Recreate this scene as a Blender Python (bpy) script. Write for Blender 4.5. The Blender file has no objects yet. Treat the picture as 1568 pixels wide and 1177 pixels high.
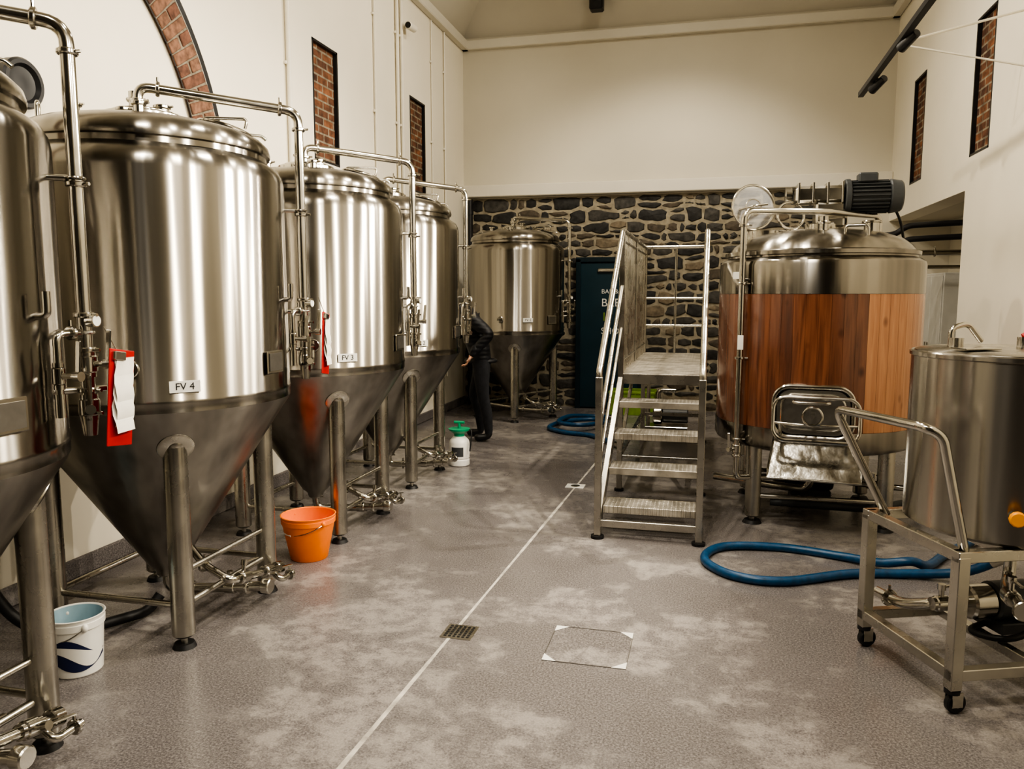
import bpy, bmesh, math, random
from mathutils import Vector, Matrix, noise
random.seed(7)
S = bpy.context.scene
V = Vector
pi = math.pi
try:
    S.view_settings.view_transform = 'AgX'
    S.view_settings.look = 'AgX - High Contrast'
except Exception: pass

# ------------------------------------------------------------------ materials
def new_mat(name):
    m = bpy.data.materials.new(name); m.use_nodes = True
    nt = m.node_tree; b = nt.nodes["Principled BSDF"]
    return m, nt, b

def N(nt, t, **kw):
    n = nt.nodes.new(t)
    for k, v in kw.items(): setattr(n, k, v)
    return n

def ramp(nt, fac, stops):
    r = N(nt, 'ShaderNodeValToRGB')
    e = r.color_ramp.elements
    while len(e) < len(stops): e.new(0.5)
    for i, (p, c) in enumerate(stops):
        e[i].position = p; e[i].color = (c[0], c[1], c[2], 1)
    nt.links.new(fac, r.inputs[0])
    return r

def mat(name, col, rough=.5, metal=0, var=.08, scale=8, bump=0, stretch=(1, 1, 1), rvar=0, bdist=.01, **kw):
    m, nt, b = new_mat(name)
    tc = N(nt, 'ShaderNodeTexCoord'); mp = N(nt, 'ShaderNodeMapping')
    mp.inputs['Scale'].default_value = stretch
    nt.links.new(tc.outputs['Object'], mp.inputs[0])
    nz = N(nt, 'ShaderNodeTexNoise'); nz.inputs['Scale'].default_value = scale
    nz.inputs['Detail'].default_value = 5
    nt.links.new(mp.outputs[0], nz.inputs['Vector'])
    r = ramp(nt, nz.outputs[0], [(.3, [c * (1 - var) for c in col]), (.7, [min(1, c * (1 + var)) for c in col])])
    nt.links.new(r.outputs[0], b.inputs['Base Color'])
    b.inputs['Roughness'].default_value = rough; b.inputs['Metallic'].default_value = metal
    if rvar:
        mr = N(nt, 'ShaderNodeMapRange')
        mr.inputs['To Min'].default_value = rough - rvar; mr.inputs['To Max'].default_value = rough + rvar
        mr.inputs['From Min'].default_value = .3; mr.inputs['From Max'].default_value = .7
        nt.links.new(nz.outputs[0], mr.inputs[0]); nt.links.new(mr.outputs[0], b.inputs['Roughness'])
    if bump:
        bp = N(nt, 'ShaderNodeBump'); bp.inputs['Strength'].default_value = bump
        bp.inputs['Distance'].default_value = bdist
        nt.links.new(nz.outputs[0], bp.inputs['Height']); nt.links.new(bp.outputs[0], b.inputs['Normal'])
    for k, v in kw.items():
        b.inputs[k.replace('_', ' ')].default_value = v
    return m

def steel_body(name, col, rough, aniso):
    m, nt, b = new_mat(name)
    tc = N(nt, 'ShaderNodeTexCoord')
    mp2 = N(nt, 'ShaderNodeMapping'); mp2.inputs['Scale'].default_value = (5, 5, .2)
    nt.links.new(tc.outputs['Object'], mp2.inputs[0])
    big = N(nt, 'ShaderNodeTexNoise'); big.inputs['Scale'].default_value = 1.5; big.inputs['Detail'].default_value = 2
    nt.links.new(mp2.outputs[0], big.inputs['Vector'])
    r = ramp(nt, big.outputs[0], [(.34, [c * .62 for c in col]), (.64, col)])
    nt.links.new(r.outputs[0], b.inputs['Base Color'])
    mr = N(nt, 'ShaderNodeMapRange')
    mr.inputs['From Min'].default_value = .35; mr.inputs['From Max'].default_value = .65
    mr.inputs['To Min'].default_value = rough - .03; mr.inputs['To Max'].default_value = rough + .04
    nt.links.new(big.outputs[0], mr.inputs[0]); nt.links.new(mr.outputs[0], b.inputs['Roughness'])
    b.inputs['Metallic'].default_value = 1
    b.inputs['Anisotropic'].default_value = aniso
    b.inputs['Anisotropic Rotation'].default_value = .25
    tg = N(nt, 'ShaderNodeTangent'); tg.direction_type = 'RADIAL'; tg.axis = 'Z'
    nt.links.new(tg.outputs[0], b.inputs['Tangent'])
    bp2 = N(nt, 'ShaderNodeBump'); bp2.inputs['Strength'].default_value = .35; bp2.inputs['Distance'].default_value = .012
    nt.links.new(big.outputs[0], bp2.inputs['Height'])
    nt.links.new(bp2.outputs[0], b.inputs['Normal'])
    return m

STEEL = steel_body('brushed_steel_jacket', (.385, .362, .322), .22, .9)
STEELB = steel_body('bright_steel_vessel', (.56, .53, .48), .25, .85)
CONE = steel_body('brushed_steel_cone', (.35, .33, .30), .33, .6)
PIPE = mat('polished_steel_tube', (.54, .52, .47), .17, 1, var=.08, scale=6, rvar=.05)
FRAME = mat('satin_steel_frame', (.50, .48, .43), .28, 1, var=.1, scale=7, rvar=.06)
DARKSTEEL = mat('dull_steel', (.28, .27, .25), .4, 1, var=.15, scale=12)
BLACK = mat('black_rubber', (.012, .012, .013), .5, var=.2)
BLACKPAINT = mat('black_paint', (.02, .02, .022), .4, var=.2)
MOTORGREY = mat('motor_dark_grey_paint', (.06, .065, .07), .45, var=.2)
REFL_LOCKER = mat('reflection_locker_grey', (.2, .195, .18), .5, var=.1)
WHITE = mat('white_plastic', (.78, .77, .73), .4, var=.04)
PAPER = mat('paper', (.82, .80, .74), .7, var=.05, scale=20)
RED = mat('red_plastic', (.42, .012, .012), .4, var=.1)
ORANGE = mat('orange_plastic', (.95, .22, .01), .35, var=.04)
GREEN = mat('green_plastic', (.02, .32, .16), .35, var=.1)
LIME = mat('lime_plastic', (.20, .32, .04), .5, var=.15)
BLUEHOSE = mat('blue_hose_rubber', (.008, .062, .15), .36, var=.25, scale=30)
BLUEP = mat('blue_print', (.012, .02, .075), .4, var=.1)
PALEBLUE = mat('pale_blue_tub_inside', (.35, .5, .58), .35, var=.1)
INK = mat('black_ink', (.01, .01, .01), .6, var=.1)
PLASTER = mat('cream_plaster', (.82, .77, .655), .85, var=.03, scale=1.3, bump=.06)
PLASTER_B = mat('grey_cream_plaster', (.63, .592, .50), .85, var=.03, scale=.9, bump=.05)
TRIMM = mat('trim_paint', (.68, .645, .56), .6, var=.03, scale=2)
CEIL = mat('ceiling_paint', (.58, .545, .465), .9, var=.03, scale=1)
CONDUIT = mat('white_conduit', (.78, .74, .64), .5, var=.03)
TEAL = mat('dark_teal_paint', (.010, .038, .055), .4, var=.12, scale=3)
TEALD = mat('darker_door_frame', (.005, .02, .03), .4, var=.1)
GLASS = mat('clear_lid', (.9, .9, .9), .05, var=.01, Transmission_Weight=.9, IOR=1.3)
YELLOW = mat('yellow_knob', (.9, .35, .01), .4, var=.1)
SKIN = mat('skin', (.62, .36, .25), .5, var=.08, scale=20)
HAIR = mat('brown_hair', (.06, .035, .02), .6, var=.3, scale=60)
TROUSER = mat('dark_trouser_cloth', (.015, .016, .02), .85, var=.3, scale=20, bump=.3)
SHOE = mat('black_leather', (.012, .012, .012), .4, var=.2)
EYEW = mat('eye_white', (.8, .8, .78), .3, var=.02)
DARKREFL = mat('wall_dark_for_reflections', (.06, .055, .05), .7, var=.3, scale=3)

# chequer tread plate
m, nt, b = new_mat('chequer_tread_plate'); TREAD = m
tc = N(nt, 'ShaderNodeTexCoord'); vv = N(nt, 'ShaderNodeTexVoronoi', voronoi_dimensions='2D', feature='F1'); vv.inputs['Scale'].default_value = 34; vv.inputs['Randomness'].default_value = .1
nt.links.new(tc.outputs['Object'], vv.inputs['Vector'])
rv = ramp(nt, vv.outputs['Distance'], [(.2, (1, 1, 1)), (.4, (0, 0, 0))])
bp = N(nt, 'ShaderNodeBump'); bp.inputs['Strength'].default_value = .6; bp.inputs['Distance'].default_value = .005
nt.links.new(rv.outputs[0], bp.inputs['Height']); nt.links.new(bp.outputs[0], b.inputs['Normal'])
nz = N(nt, 'ShaderNodeTexNoise'); nz.inputs['Scale'].default_value = 7; nz.inputs['Detail'].default_value = 6; nt.links.new(tc.outputs['Object'], nz.inputs[0])
rr = ramp(nt, nz.outputs[0], [(.35, (.36, .335, .29)), (.65, (.66, .62, .55))]); nt.links.new(rr.outputs[0], b.inputs['Base Color'])
b.inputs['Metallic'].default_value = .7; b.inputs['Roughness'].default_value = .4

# puffer jacket
m, nt, b = new_mat('black_quilted_jacket'); JACKET = m
tc = N(nt, 'ShaderNodeTexCoord'); wv = N(nt, 'ShaderNodeTexWave'); wv.bands_direction = 'Z'
wv.inputs['Scale'].default_value = 6.5; wv.inputs['Distortion'].default_value = 1.2
nt.links.new(tc.outputs['Object'], wv.inputs[0])
r = ramp(nt, wv.outputs[1], [(0, (.006, .006, .009)), (1, (.011, .012, .016))]); nt.links.new(r.outputs[0], b.inputs['Base Color'])
bp = N(nt, 'ShaderNodeBump'); bp.inputs['Strength'].default_value = .35; bp.inputs['Distance'].default_value = .01
nt.links.new(wv.outputs[1], bp.inputs['Height']); nt.links.new(bp.outputs[0], b.inputs['Normal'])
b.inputs['Roughness'].default_value = .55

# floor
m, nt, b = new_mat('speckled_resin_floor'); FLOOR = m
tc = N(nt, 'ShaderNodeTexCoord')
sp = N(nt, 'ShaderNodeTexNoise'); sp.inputs['Scale'].default_value = 110; sp.inputs['Detail'].default_value = 3; sp.inputs['Roughness'].default_value = .8
nt.links.new(tc.outputs['Object'], sp.inputs[0])
r1 = ramp(nt, sp.outputs[0], [(.33, (.098, .090, .090)), (.5, (.182, .168, .166)), (.7, (.33, .307, .30))])
b1 = N(nt, 'ShaderNodeTexNoise'); b1.inputs['Scale'].default_value = 1.0; b1.inputs['Detail'].default_value = 9; b1.inputs['Roughness'].default_value = .66
nt.links.new(tc.outputs['Object'], b1.inputs[0])
b2 = N(nt, 'ShaderNodeTexNoise'); b2.inputs['Scale'].default_value = 8; b2.inputs['Detail'].default_value = 8; b2.inputs['Roughness'].default_value = .8
nt.links.new(tc.outputs['Object'], b2.inputs[0])
rr1 = ramp(nt, b1.outputs[0], [(.50, (0, 0, 0)), (.56, (1, 1, 1))])
rr2 = ramp(nt, b2.outputs[0], [(.42, (0, 0, 0)), (.56, (1, 1, 1))])
mu = N(nt, 'ShaderNodeMath', operation='MULTIPLY'); nt.links.new(rr1.outputs[0], mu.inputs[0]); nt.links.new(rr2.outputs[0], mu.inputs[1])
mu2 = N(nt, 'ShaderNodeMath', operation='MULTIPLY'); nt.links.new(mu.outputs[0], mu2.inputs[0]); mu2.inputs[1].default_value = .5
mx = N(nt, 'ShaderNodeMix', data_type='RGBA')
nt.links.new(mu2.outputs[0], mx.inputs[0]); nt.links.new(r1.outputs[0], mx.inputs[6]); mx.inputs[7].default_value = (.42, .39, .36, 1)
mx2 = N(nt, 'ShaderNodeMix', data_type='RGBA', blend_type='MULTIPLY'); mx2.inputs[0].default_value = .5
r4 = ramp(nt, b1.outputs[0], [(.3, (.66, .64, .64)), (.6, (1, 1, 1))])
nt.links.new(mx.outputs[2], mx2.inputs[6]); nt.links.new(r4.outputs[0], mx2.inputs[7])
nt.links.new(mx2.outputs[2], b.inputs['Base Color'])
mr = N(nt, 'ShaderNodeMapRange'); mr.inputs['From Min'].default_value = .4; mr.inputs['From Max'].default_value = .62; mr.inputs['To Min'].default_value = .2; mr.inputs['To Max'].default_value = .38
nt.links.new(b1.outputs[0], mr.inputs[0]); nt.links.new(mr.outputs[0], b.inputs['Roughness'])
bp = N(nt, 'ShaderNodeBump'); bp.inputs['Strength'].default_value = .10; bp.inputs['Distance'].default_value = .002
nt.links.new(sp.outputs[0], bp.inputs['Height']); nt.links.new(bp.outputs[0], b.inputs['Normal'])

# stones & mortar
STONES = [mat('stone_basalt_dark', (.028, .027, .026), .65, var=.5, scale=16, bump=.5), mat('stone_basalt_grey', (.058, .054, .048), .65, var=.45, scale=16, bump=.5),
          mat('stone_brown', (.09, .073, .054), .7, var=.4, scale=16, bump=.5), mat('stone_buff', (.19, .155, .11), .8, var=.3, scale=16, bump=.5)]
STMORTAR = mat('lime_mortar', (.31, .275, .21), .9, var=.25, scale=14, bump=.6, bdist=.02)

# brick infill
m, nt, b = new_mat('brick_infill'); BRICK = m
tc = N(nt, 'ShaderNodeTexCoord'); sx = N(nt, 'ShaderNodeSeparateXYZ'); nt.links.new(tc.outputs['Object'], sx.inputs[0])
cx = N(nt, 'ShaderNodeCombineXYZ'); nt.links.new(sx.outputs[1], cx.inputs[0]); nt.links.new(sx.outputs[2], cx.inputs[1])
bt = N(nt, 'ShaderNodeTexBrick'); bt.inputs['Scale'].default_value = 1; bt.inputs['Brick Width'].default_value = .2; bt.inputs['Row Height'].default_value = .075
bt.inputs['Mortar Size'].default_value = .009; bt.inputs['Color1'].default_value = (.30, .13, .065, 1); bt.inputs['Color2'].default_value = (.10, .05, .035, 1)
bt.inputs['Mortar'].default_value = (.32, .27, .20, 1)
nt.links.new(cx.outputs[0], bt.inputs[0])
nz = N(nt, 'ShaderNodeTexNoise'); nz.inputs['Scale'].default_value = 12; nz.inputs['Detail'].default_value = 6; nt.links.new(tc.outputs['Object'], nz.inputs[0])
nr = ramp(nt, nz.outputs[0], [(.35, (.45, .45, .45)), (.65, (1.1, 1.1, 1.1))])
mb = N(nt, 'ShaderNodeMix', data_type='RGBA', blend_type='MULTIPLY'); mb.inputs[0].default_value = 1
nt.links.new(bt.outputs[0], mb.inputs[6]); nt.links.new(nr.outputs[0], mb.inputs[7]); nt.links.new(mb.outputs[2], b.inputs['Base Color'])
bp = N(nt, 'ShaderNodeBump'); bp.inputs['Strength'].default_value = .6; bp.inputs['Distance'].default_value = .01; bp.invert = True
nt.links.new(bt.outputs[1], bp.inputs['Height']); nt.links.new(bp.outputs[0], b.inputs['Normal']); b.inputs['Roughness'].default_value = .85
BRK = [mat('arch_brick_a', (.14, .066, .044), .85, var=.5, scale=22, bump=.3), mat('arch_brick_b', (.075, .042, .034), .85, var=.5, scale=22, bump=.3),
       mat('arch_brick_c', (.19, .10, .065), .85, var=.5, scale=22, bump=.3)]
MORTAR = mat('mortar', (.22, .185, .14), .9, var=.3, scale=30)

# timber staves
def wood(name, c1, c2):
    m, nt, b = new_mat(name)
    tc = N(nt, 'ShaderNodeTexCoord'); mp = N(nt, 'ShaderNodeMapping'); mp.inputs['Scale'].default_value = (13, 13, .9)
    nt.links.new(tc.outputs['Object'], mp.inputs[0])
    nz = N(nt, 'ShaderNodeTexNoise'); nz.inputs['Scale'].default_value = 2.2; nz.inputs['Detail'].default_value = 8; nz.inputs['Distortion'].default_value = .8
    nt.links.new(mp.outputs[0], nz.inputs[0])
    r = ramp(nt, nz.outputs[0], [(.3, c1), (.68, c2)])
    # knots
    mk = N(nt, 'ShaderNodeMapping'); mk.inputs['Scale'].default_value = (5.5, 5.5, 3.2); nt.links.new(tc.outputs['Object'], mk.inputs[0])
    kn = N(nt, 'ShaderNodeTexVoronoi', feature='F1'); kn.inputs['Scale'].default_value = 1; nt.links.new(mk.outputs[0], kn.inputs['Vector'])
    kr = ramp(nt, kn.outputs['Distance'], [(.06, (.35, .25, .2)), (.16, (1, 1, 1))])
    mm_ = N(nt, 'ShaderNodeMix', data_type='RGBA', blend_type='MULTIPLY'); mm_.inputs[0].default_value = 1
    nt.links.new(r.outputs[0], mm_.inputs[6]); nt.links.new(kr.outputs[0], mm_.inputs[7]); nt.links.new(mm_.outputs[2], b.inputs['Base Color'])
    b.inputs['Roughness'].default_value = .26
    b.inputs['Coat Weight'].default_value = .6; b.inputs['Coat Roughness'].default_value = .18
    return m
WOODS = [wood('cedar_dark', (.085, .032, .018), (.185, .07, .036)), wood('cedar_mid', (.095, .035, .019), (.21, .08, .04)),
         wood('cedar_red', (.11, .04, .021), (.24, .092, .046)), wood('cedar_lit', (.40, .175, .08), (.55, .275, .135)),
         wood('cedar_lit_pale', (.43, .195, .092), (.58, .30, .155))]

# ------------------------------------------------------------------ mesh builder
def align(p, d):
    d = V(d).normalized()
    up = V((0, 0, 1)) if abs(d.z) < .99 else V((0, 1, 0))
    x = up.cross(d).normalized(); y = d.cross(x)
    M = Matrix((x, y, d)).transposed().to_4x4(); M.translation = V(p)
    return M

class B:
    def __init__(s): s.bm = bmesh.new()
    def face(s, vs, mi):
        try:
            f = s.bm.faces.new(vs); f.material_index = mi; f.smooth = True; return f
        except ValueError: return None
    def rev(s, prof, mi=0, seg=32, M=None, a0=0, a1=2 * pi):
        M = M or Matrix.Identity(4); full = abs(a1 - a0 - 2 * pi) < 1e-5
        rings = []
        n = seg if full else seg + 1
        for r, z in prof:
            if r < 1e-6: rings.append([s.bm.verts.new(M @ V((0, 0, z)))])
            else: rings.append([s.bm.verts.new(M @ V((r * math.cos(a0 + (a1 - a0) * i / seg), r * math.sin(a0 + (a1 - a0) * i / seg), z))) for i in range(n)])
        for A, C in zip(rings, rings[1:]):
            for i in range(seg):
                j = (i + 1) % n if full else i + 1
                if len(A) == 1 and len(C) == 1: continue
                if len(A) == 1: s.face([A[0], C[j], C[i]], mi)
                elif len(C) == 1: s.face([A[i], A[j], C[0]], mi)
                else: s.face([A[i], A[j], C[j], C[i]], mi)
    def cyl(s, p1, p2, r, mi=0, r2=None, seg=16, bev=0):
        p1 = V(p1); p2 = V(p2); L = (p2 - p1).length; r2 = r if r2 is None else r2
        e = min(bev, L / 3, r / 2)
        pr = [(0, 0), (r - e, 0), (r, e), (r2, L - e), (r2 - e, L), (0, L)] if e > 0 else [(0, 0), (r, 0), (r2, L), (0, L)]
        s.rev(pr, mi, seg, align(p1, p2 - p1))
    def box(s, c, size, mi=0, M=None, bev=0):
        M2 = Matrix.Translation(V(c))
        if M: M2 = M2 @ M.to_4x4()
        s._mbox(M2, size, mi, bev)
    def beam(s, p1, p2, w, h, mi=0, bev=.003):
        p1 = V(p1); p2 = V(p2); d = p2 - p1
        s._mbox(align((p1 + p2) / 2, d), (w, h, d.length), mi, bev)
    def _mbox(s, A, size, mi, bev):
        hx, hy, hz = [q / 2 for q in size]; e = min(bev, min(hx, hy, hz) * .9)
        nv = s.bm.verts.new
        if e <= 0:
            v = {}
            for x in (-1, 1):
                for y in (-1, 1):
                    for z in (-1, 1): v[x, y, z] = nv(A @ V((x * hx, y * hy, z * hz)))
            for q in (((-1, -1, -1), (-1, -1, 1), (-1, 1, 1), (-1, 1, -1)), ((1, -1, -1), (1, 1, -1), (1, 1, 1), (1, -1, 1)), ((-1, -1, -1), (1, -1, -1), (1, -1, 1), (-1, -1, 1)),
                      ((-1, 1, -1), (-1, 1, 1), (1, 1, 1), (1, 1, -1)), ((-1, -1, -1), (-1, 1, -1), (1, 1, -1), (1, -1, -1)), ((-1, -1, 1), (1, -1, 1), (1, 1, 1), (-1, 1, 1))):
                s.face([v[k] for k in q], mi)
            return
        v = {}
        for x in (-1, 1):
            for y in (-1, 1):
                for z in (-1, 1):
                    v[x, y, z, 0] = nv(A @ V((x * hx, y * (hy - e), z * (hz - e))))
                    v[x, y, z, 1] = nv(A @ V((x * (hx - e), y * hy, z * (hz - e))))
                    v[x, y, z, 2] = nv(A @ V((x * (hx - e), y * (hy - e), z * hz)))
                    s.face([v[x, y, z, 0], v[x, y, z, 1], v[x, y, z, 2]], mi)
        for a in (-1, 1):
            s.face([v[a, -1, -1, 0], v[a, 1, -1, 0], v[a, 1, 1, 0], v[a, -1, 1, 0]], mi)
            s.face([v[-1, a, -1, 1], v[1, a, -1, 1], v[1, a, 1, 1], v[-1, a, 1, 1]], mi)
            s.face([v[-1, -1, a, 2], v[1, -1, a, 2], v[1, 1, a, 2], v[-1, 1, a, 2]], mi)
            for c in (-1, 1):
                s.face([v[a, c, -1, 0], v[a, c, 1, 0], v[a, c, 1, 1], v[a, c, -1, 1]], mi)
                s.face([v[a, -1, c, 0], v[a, 1, c, 0], v[a, 1, c, 2], v[a, -1, c, 2]], mi)
                s.face([v[-1, a, c, 1], v[1, a, c, 1], v[1, a, c, 2], v[-1, a, c, 2]], mi)
    def sweep(s, pts, rad, mi=0, seg=12, closed=False, cap=True):
        n = len(pts); pts = [V(p) for p in pts]
        rad = rad if isinstance(rad, (list, tuple)) else [rad] * n
        T = []
        for i in range(n):
            a = pts[(i - 1) % n] if (closed or i > 0) else pts[i]
            c = pts[(i + 1) % n] if (closed or i < n - 1) else pts[i]
            T.append((c - a).normalized())
        up = V((0, 0, 1)) if abs(T[0].z) < .9 else V((0, 1, 0))
        x = up.cross(T[0]).normalized(); rings = []
        for i in range(n):
            if i > 0:
                q = T[i - 1].rotation_difference(T[i]); x = (q @ x).normalized()
            y = T[i].cross(x)
            rings.append([s.bm.verts.new(pts[i] + rad[i] * (math.cos(2 * pi * k / seg) * x + math.sin(2 * pi * k / seg) * y)) for k in range(seg)])
        for i in range(n if closed else n - 1):
            A = rings[i]; C = rings[(i + 1) % n]
            off = 0
            if closed and i == n - 1:
                off = min(range(seg), key=lambda o: (A[0].co - C[o].co).length)
            for k in range(seg):
                s.face([A[k], A[(k + 1) % seg], C[(k + 1 + off) % seg], C[(k + off) % seg]], mi)
        if cap and not closed:
            s.face(list(reversed(rings[0])), mi); s.face(rings[-1], mi)
    def tube(s, pts, r, mi=0, bend=.06, seg=12, closed=False):
        pts = [V(p) for p in pts]; out = []; n = len(pts)
        for i in range(n):
            if not closed and i in (0, n - 1): out.append(pts[i]); continue
            a = pts[i - 1]; c = pts[(i + 1) % n]; p = pts[i]
            d = min(bend, (a - p).length * .49, (c - p).length * .49)
            p0 = p + (a - p).normalized() * d; p1 = p + (c - p).normalized() * d
            for k in range(7):
                t = k / 6; out.append((1 - t) ** 2 * p0 + 2 * t * (1 - t) * p + t * t * p1)
        s.sweep(out, r, mi, seg, closed)
    def limb(s, pts, rads, mi=0, seg=10):
        pts = [V(p) for p in pts]; P = []; R = []
        d0 = (pts[0] - pts[1]).normalized(); d1 = (pts[-1] - pts[-2]).normalized()
        for t in (.95, .7, .35): P.append(pts[0] + d0 * rads[0] * t); R.append(rads[0] * math.sqrt(1 - t * t))
        for p, r in zip(pts, rads): P.append(p); R.append(r)
        for t in (.35, .7, .95): P.append(pts[-1] + d1 * rads[-1] * t); R.append(rads[-1] * math.sqrt(1 - t * t))
        s.sweep(P, R, mi, seg)
    def ell(s, c, r, mi=0, M=None, u=20, v=12):
        A = Matrix.Translation(V(c)) @ (M.to_4x4() if M else Matrix.Identity(4)) @ Matrix.Diagonal((r[0], r[1], r[2], 1))
        s.rev([(math.sin(pi * i / v) if 0 < i < v else 0, -math.cos(pi * i / v)) for i in range(v + 1)], mi, u, A)
    def torus(s, c, R, r, mi=0, d=(0, 0, 1), seg=32, sub=8, sc=(1, 1)):
        A = align(c, d)
        s.sweep([A @ V((R * sc[0] * math.cos(2 * pi * i / seg), R * sc[1] * math.sin(2 * pi * i / seg), 0)) for i in range(seg)], r, mi, sub, closed=True)
    def mesh(s, name, mats, ang=35):
        bmesh.ops.recalc_face_normals(s.bm, faces=s.bm.faces[:])
        me = bpy.data.meshes.new(name); s.bm.to_mesh(me); s.bm.free()
        for m in mats: me.materials.append(m)
        me.set_sharp_from_angle(angle=math.radians(ang))
        return me
    def obj(s, name, mats, parent=None, loc=(0, 0, 0), ang=35, rot=(0, 0, 0)):
        return add(name, s.mesh(name, mats, ang), parent, loc, rot)

def add(name, data, parent=None, loc=(0, 0, 0), rot=(0, 0, 0)):
    o = bpy.data.objects.new(name, data); S.collection.objects.link(o)
    o.location = loc; o.rotation_euler = rot
    if parent: o.parent = parent
    return o

def empty(name, loc=(0, 0, 0), rz=0):
    o = bpy.data.objects.new(name, None); S.collection.objects.link(o)
    o.empty_display_size = .2; o.location = loc; o.rotation_euler = (0, 0, rz); return o

def text(body, size, parent, loc, rot, m, name='lettering', align_x='CENTER'):
    c = bpy.data.curves.new(name, 'FONT'); c.body = body; c.size = size; c.extrude = .0006
    c.align_x = align_x; c.align_y = 'CENTER'; c.materials.append(m)
    return add(name, c, parent, loc, rot)

def clamp(b, p, d, r=.03, mi=0, t=.018):
    d = V(d).normalized(); p = V(p)
    b.cyl(p - d * t / 2, p + d * t / 2, r, mi, seg=18, bev=.004)
    o = V((0, 0, 1)) if abs(d.z) < .5 else V((1, 0, 0))
    b.cyl(p + o * r, p + o * (r + .02), .006, mi, seg=8)

def valve(b, p, d, up=(0, 0, 1), r=.034, mi=0, mh=0):
    d = V(d).normalized(); p = V(p); up = V(up).normalized()
    b.cyl(p - d * .03, p + d * .03, r, mi, seg=18, bev=.005)
    b.cyl(p - d * .045, p - d * .03, r * .85, mi, seg=18); b.cyl(p + d * .03, p + d * .045, r * .85, mi, seg=18)
    b.cyl(p, p + up * .075, .011, mi, seg=10)
    s = p + up * .072
    b.beam(s - d * .015, s + d * .12 + up * .012, .02, .007, mh)
    b.cyl(s - up * .01, s + up * .015, .017, mi, seg=12)

# ------------------------------------------------------------------ room
XL, XR, YB, YF, ZC = -3.55, 2.26, 11.3, -3.0, 6.3
def wall_x(name, x0, x1, holes, z1, parent=None):
    b = B()
    ys = sorted({YF, YB} | {h[0] for h in holes} | {h[1] for h in holes})
    zs = sorted({0, z1} | {h[2] for h in holes} | {h[3] for h in holes})
    for i in range(len(ys) - 1):
        for j in range(len(zs) - 1):
            yc = (ys[i] + ys[i + 1]) / 2; zc = (zs[j] + zs[j + 1]) / 2
            if any(h[0] < yc < h[1] and h[2] < zc < h[3] for h in holes): continue
            b.box(((x0 + x1) / 2, yc, zc), (abs(x1 - x0), ys[i + 1] - ys[i], zs[j + 1] - zs[j]))
    return b.obj(name, [PLASTER])
LH = [(6.74, 7.25, 2.88, 3.96), (9.15, 9.68, 2.9, 4.02)]
RH = [(7.58, 8.09, 2.88, 4.07), (9.78, 10.3, 2.92, 4.1)]
wall_x('wall_left', XL - .25, XL, LH, ZC)
wall_x('wall_right', XR, XR + .25, RH + [(8.15, YB, 0, 2.59)], ZC)
for k, (h, xs, sg) in enumerate([(LH[0], XL, -1), (LH[1], XL, -1), (RH[0], XR, 1), (RH[1], XR, 1)]):
    b = B(); y0, y1, z0, z1 = h
    b.box((xs + sg * .065, (y0 + y1) / 2, (z0 + z1) / 2), (.06, y1 - y0, z1 - z0), 0)
    for yy in (y0 + .012, y1 - .012): b.box((xs + sg * .018, yy, (z0 + z1) / 2), (.04, .024, z1 - z0), 1)
    for zz in (z0 + .010, z1 - .010): b.box((xs + sg * .018, (y0 + y1) / 2, zz), (.04, y1 - y0, .02), 1)
    b.obj('window_%d' % (k + 1), [BRICK, BLACKPAINT])

# rubble stone back wall with real stones bedded in mortar
random.seed(21)
verts, faces, mids = [], [], []
SX0, SX1, SZ1 = XL, 1.75, 3.03
def stone(poly, mi):
    n = len(poly); cxm = sum(p[0] for p in poly) / n; czm = sum(p[1] for p in poly) / n
    base = len(verts); d1 = random.uniform(.014, .03); d2 = d1 + random.uniform(.002, .012)
    tx, tz = random.uniform(-.05, .05), random.uniform(-.05, .05)
    for (sc_, dd) in ((1, -.005), (.955, d1 * .7), (.86, d1)):
        for (x, z) in poly:
            jx, jz = ((random.uniform(-.006, .006), random.uniform(-.006, .006)) if sc_ < .9 else (0, 0))
            xx = cxm + (x - cxm) * sc_ + jx; zz_ = czm + (z - czm) * sc_ + jz
            verts.append((xx, YB + .008 - dd - (tx * (xx - cxm) + tz * (zz_ - czm) if dd > 0 else 0), zz_))
    verts.append((cxm, YB + .008 - d2, czm)); c = len(verts) - 1
    for r_ in (0, 1):
        for i in range(n):
            j = (i + 1) % n; faces.append((base + r_ * n + i, base + r_ * n + j, base + (r_ + 1) * n + j, base + (r_ + 1) * n + i)); mids.append(mi)
    for i in range(n): faces.append((base + 2 * n + i, base + 2 * n + (i + 1) % n, c)); mids.append(mi)
rows = [0.0]
while rows[-1] < SZ1 - .13: rows.append(rows[-1] + random.choice([.10, .12, .14, .17, .19, .22]))
rows[-1] = SZ1
def rl(k, x):
    if k == 0: return 0.0
    if k == len(rows) - 1: return SZ1
    return rows[k] + .06 * noise.noise(V((x * 1.7, k * 9.1, 0))) + .03 * noise.noise(V((x * 5, k * 3.3, 4)))
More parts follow.
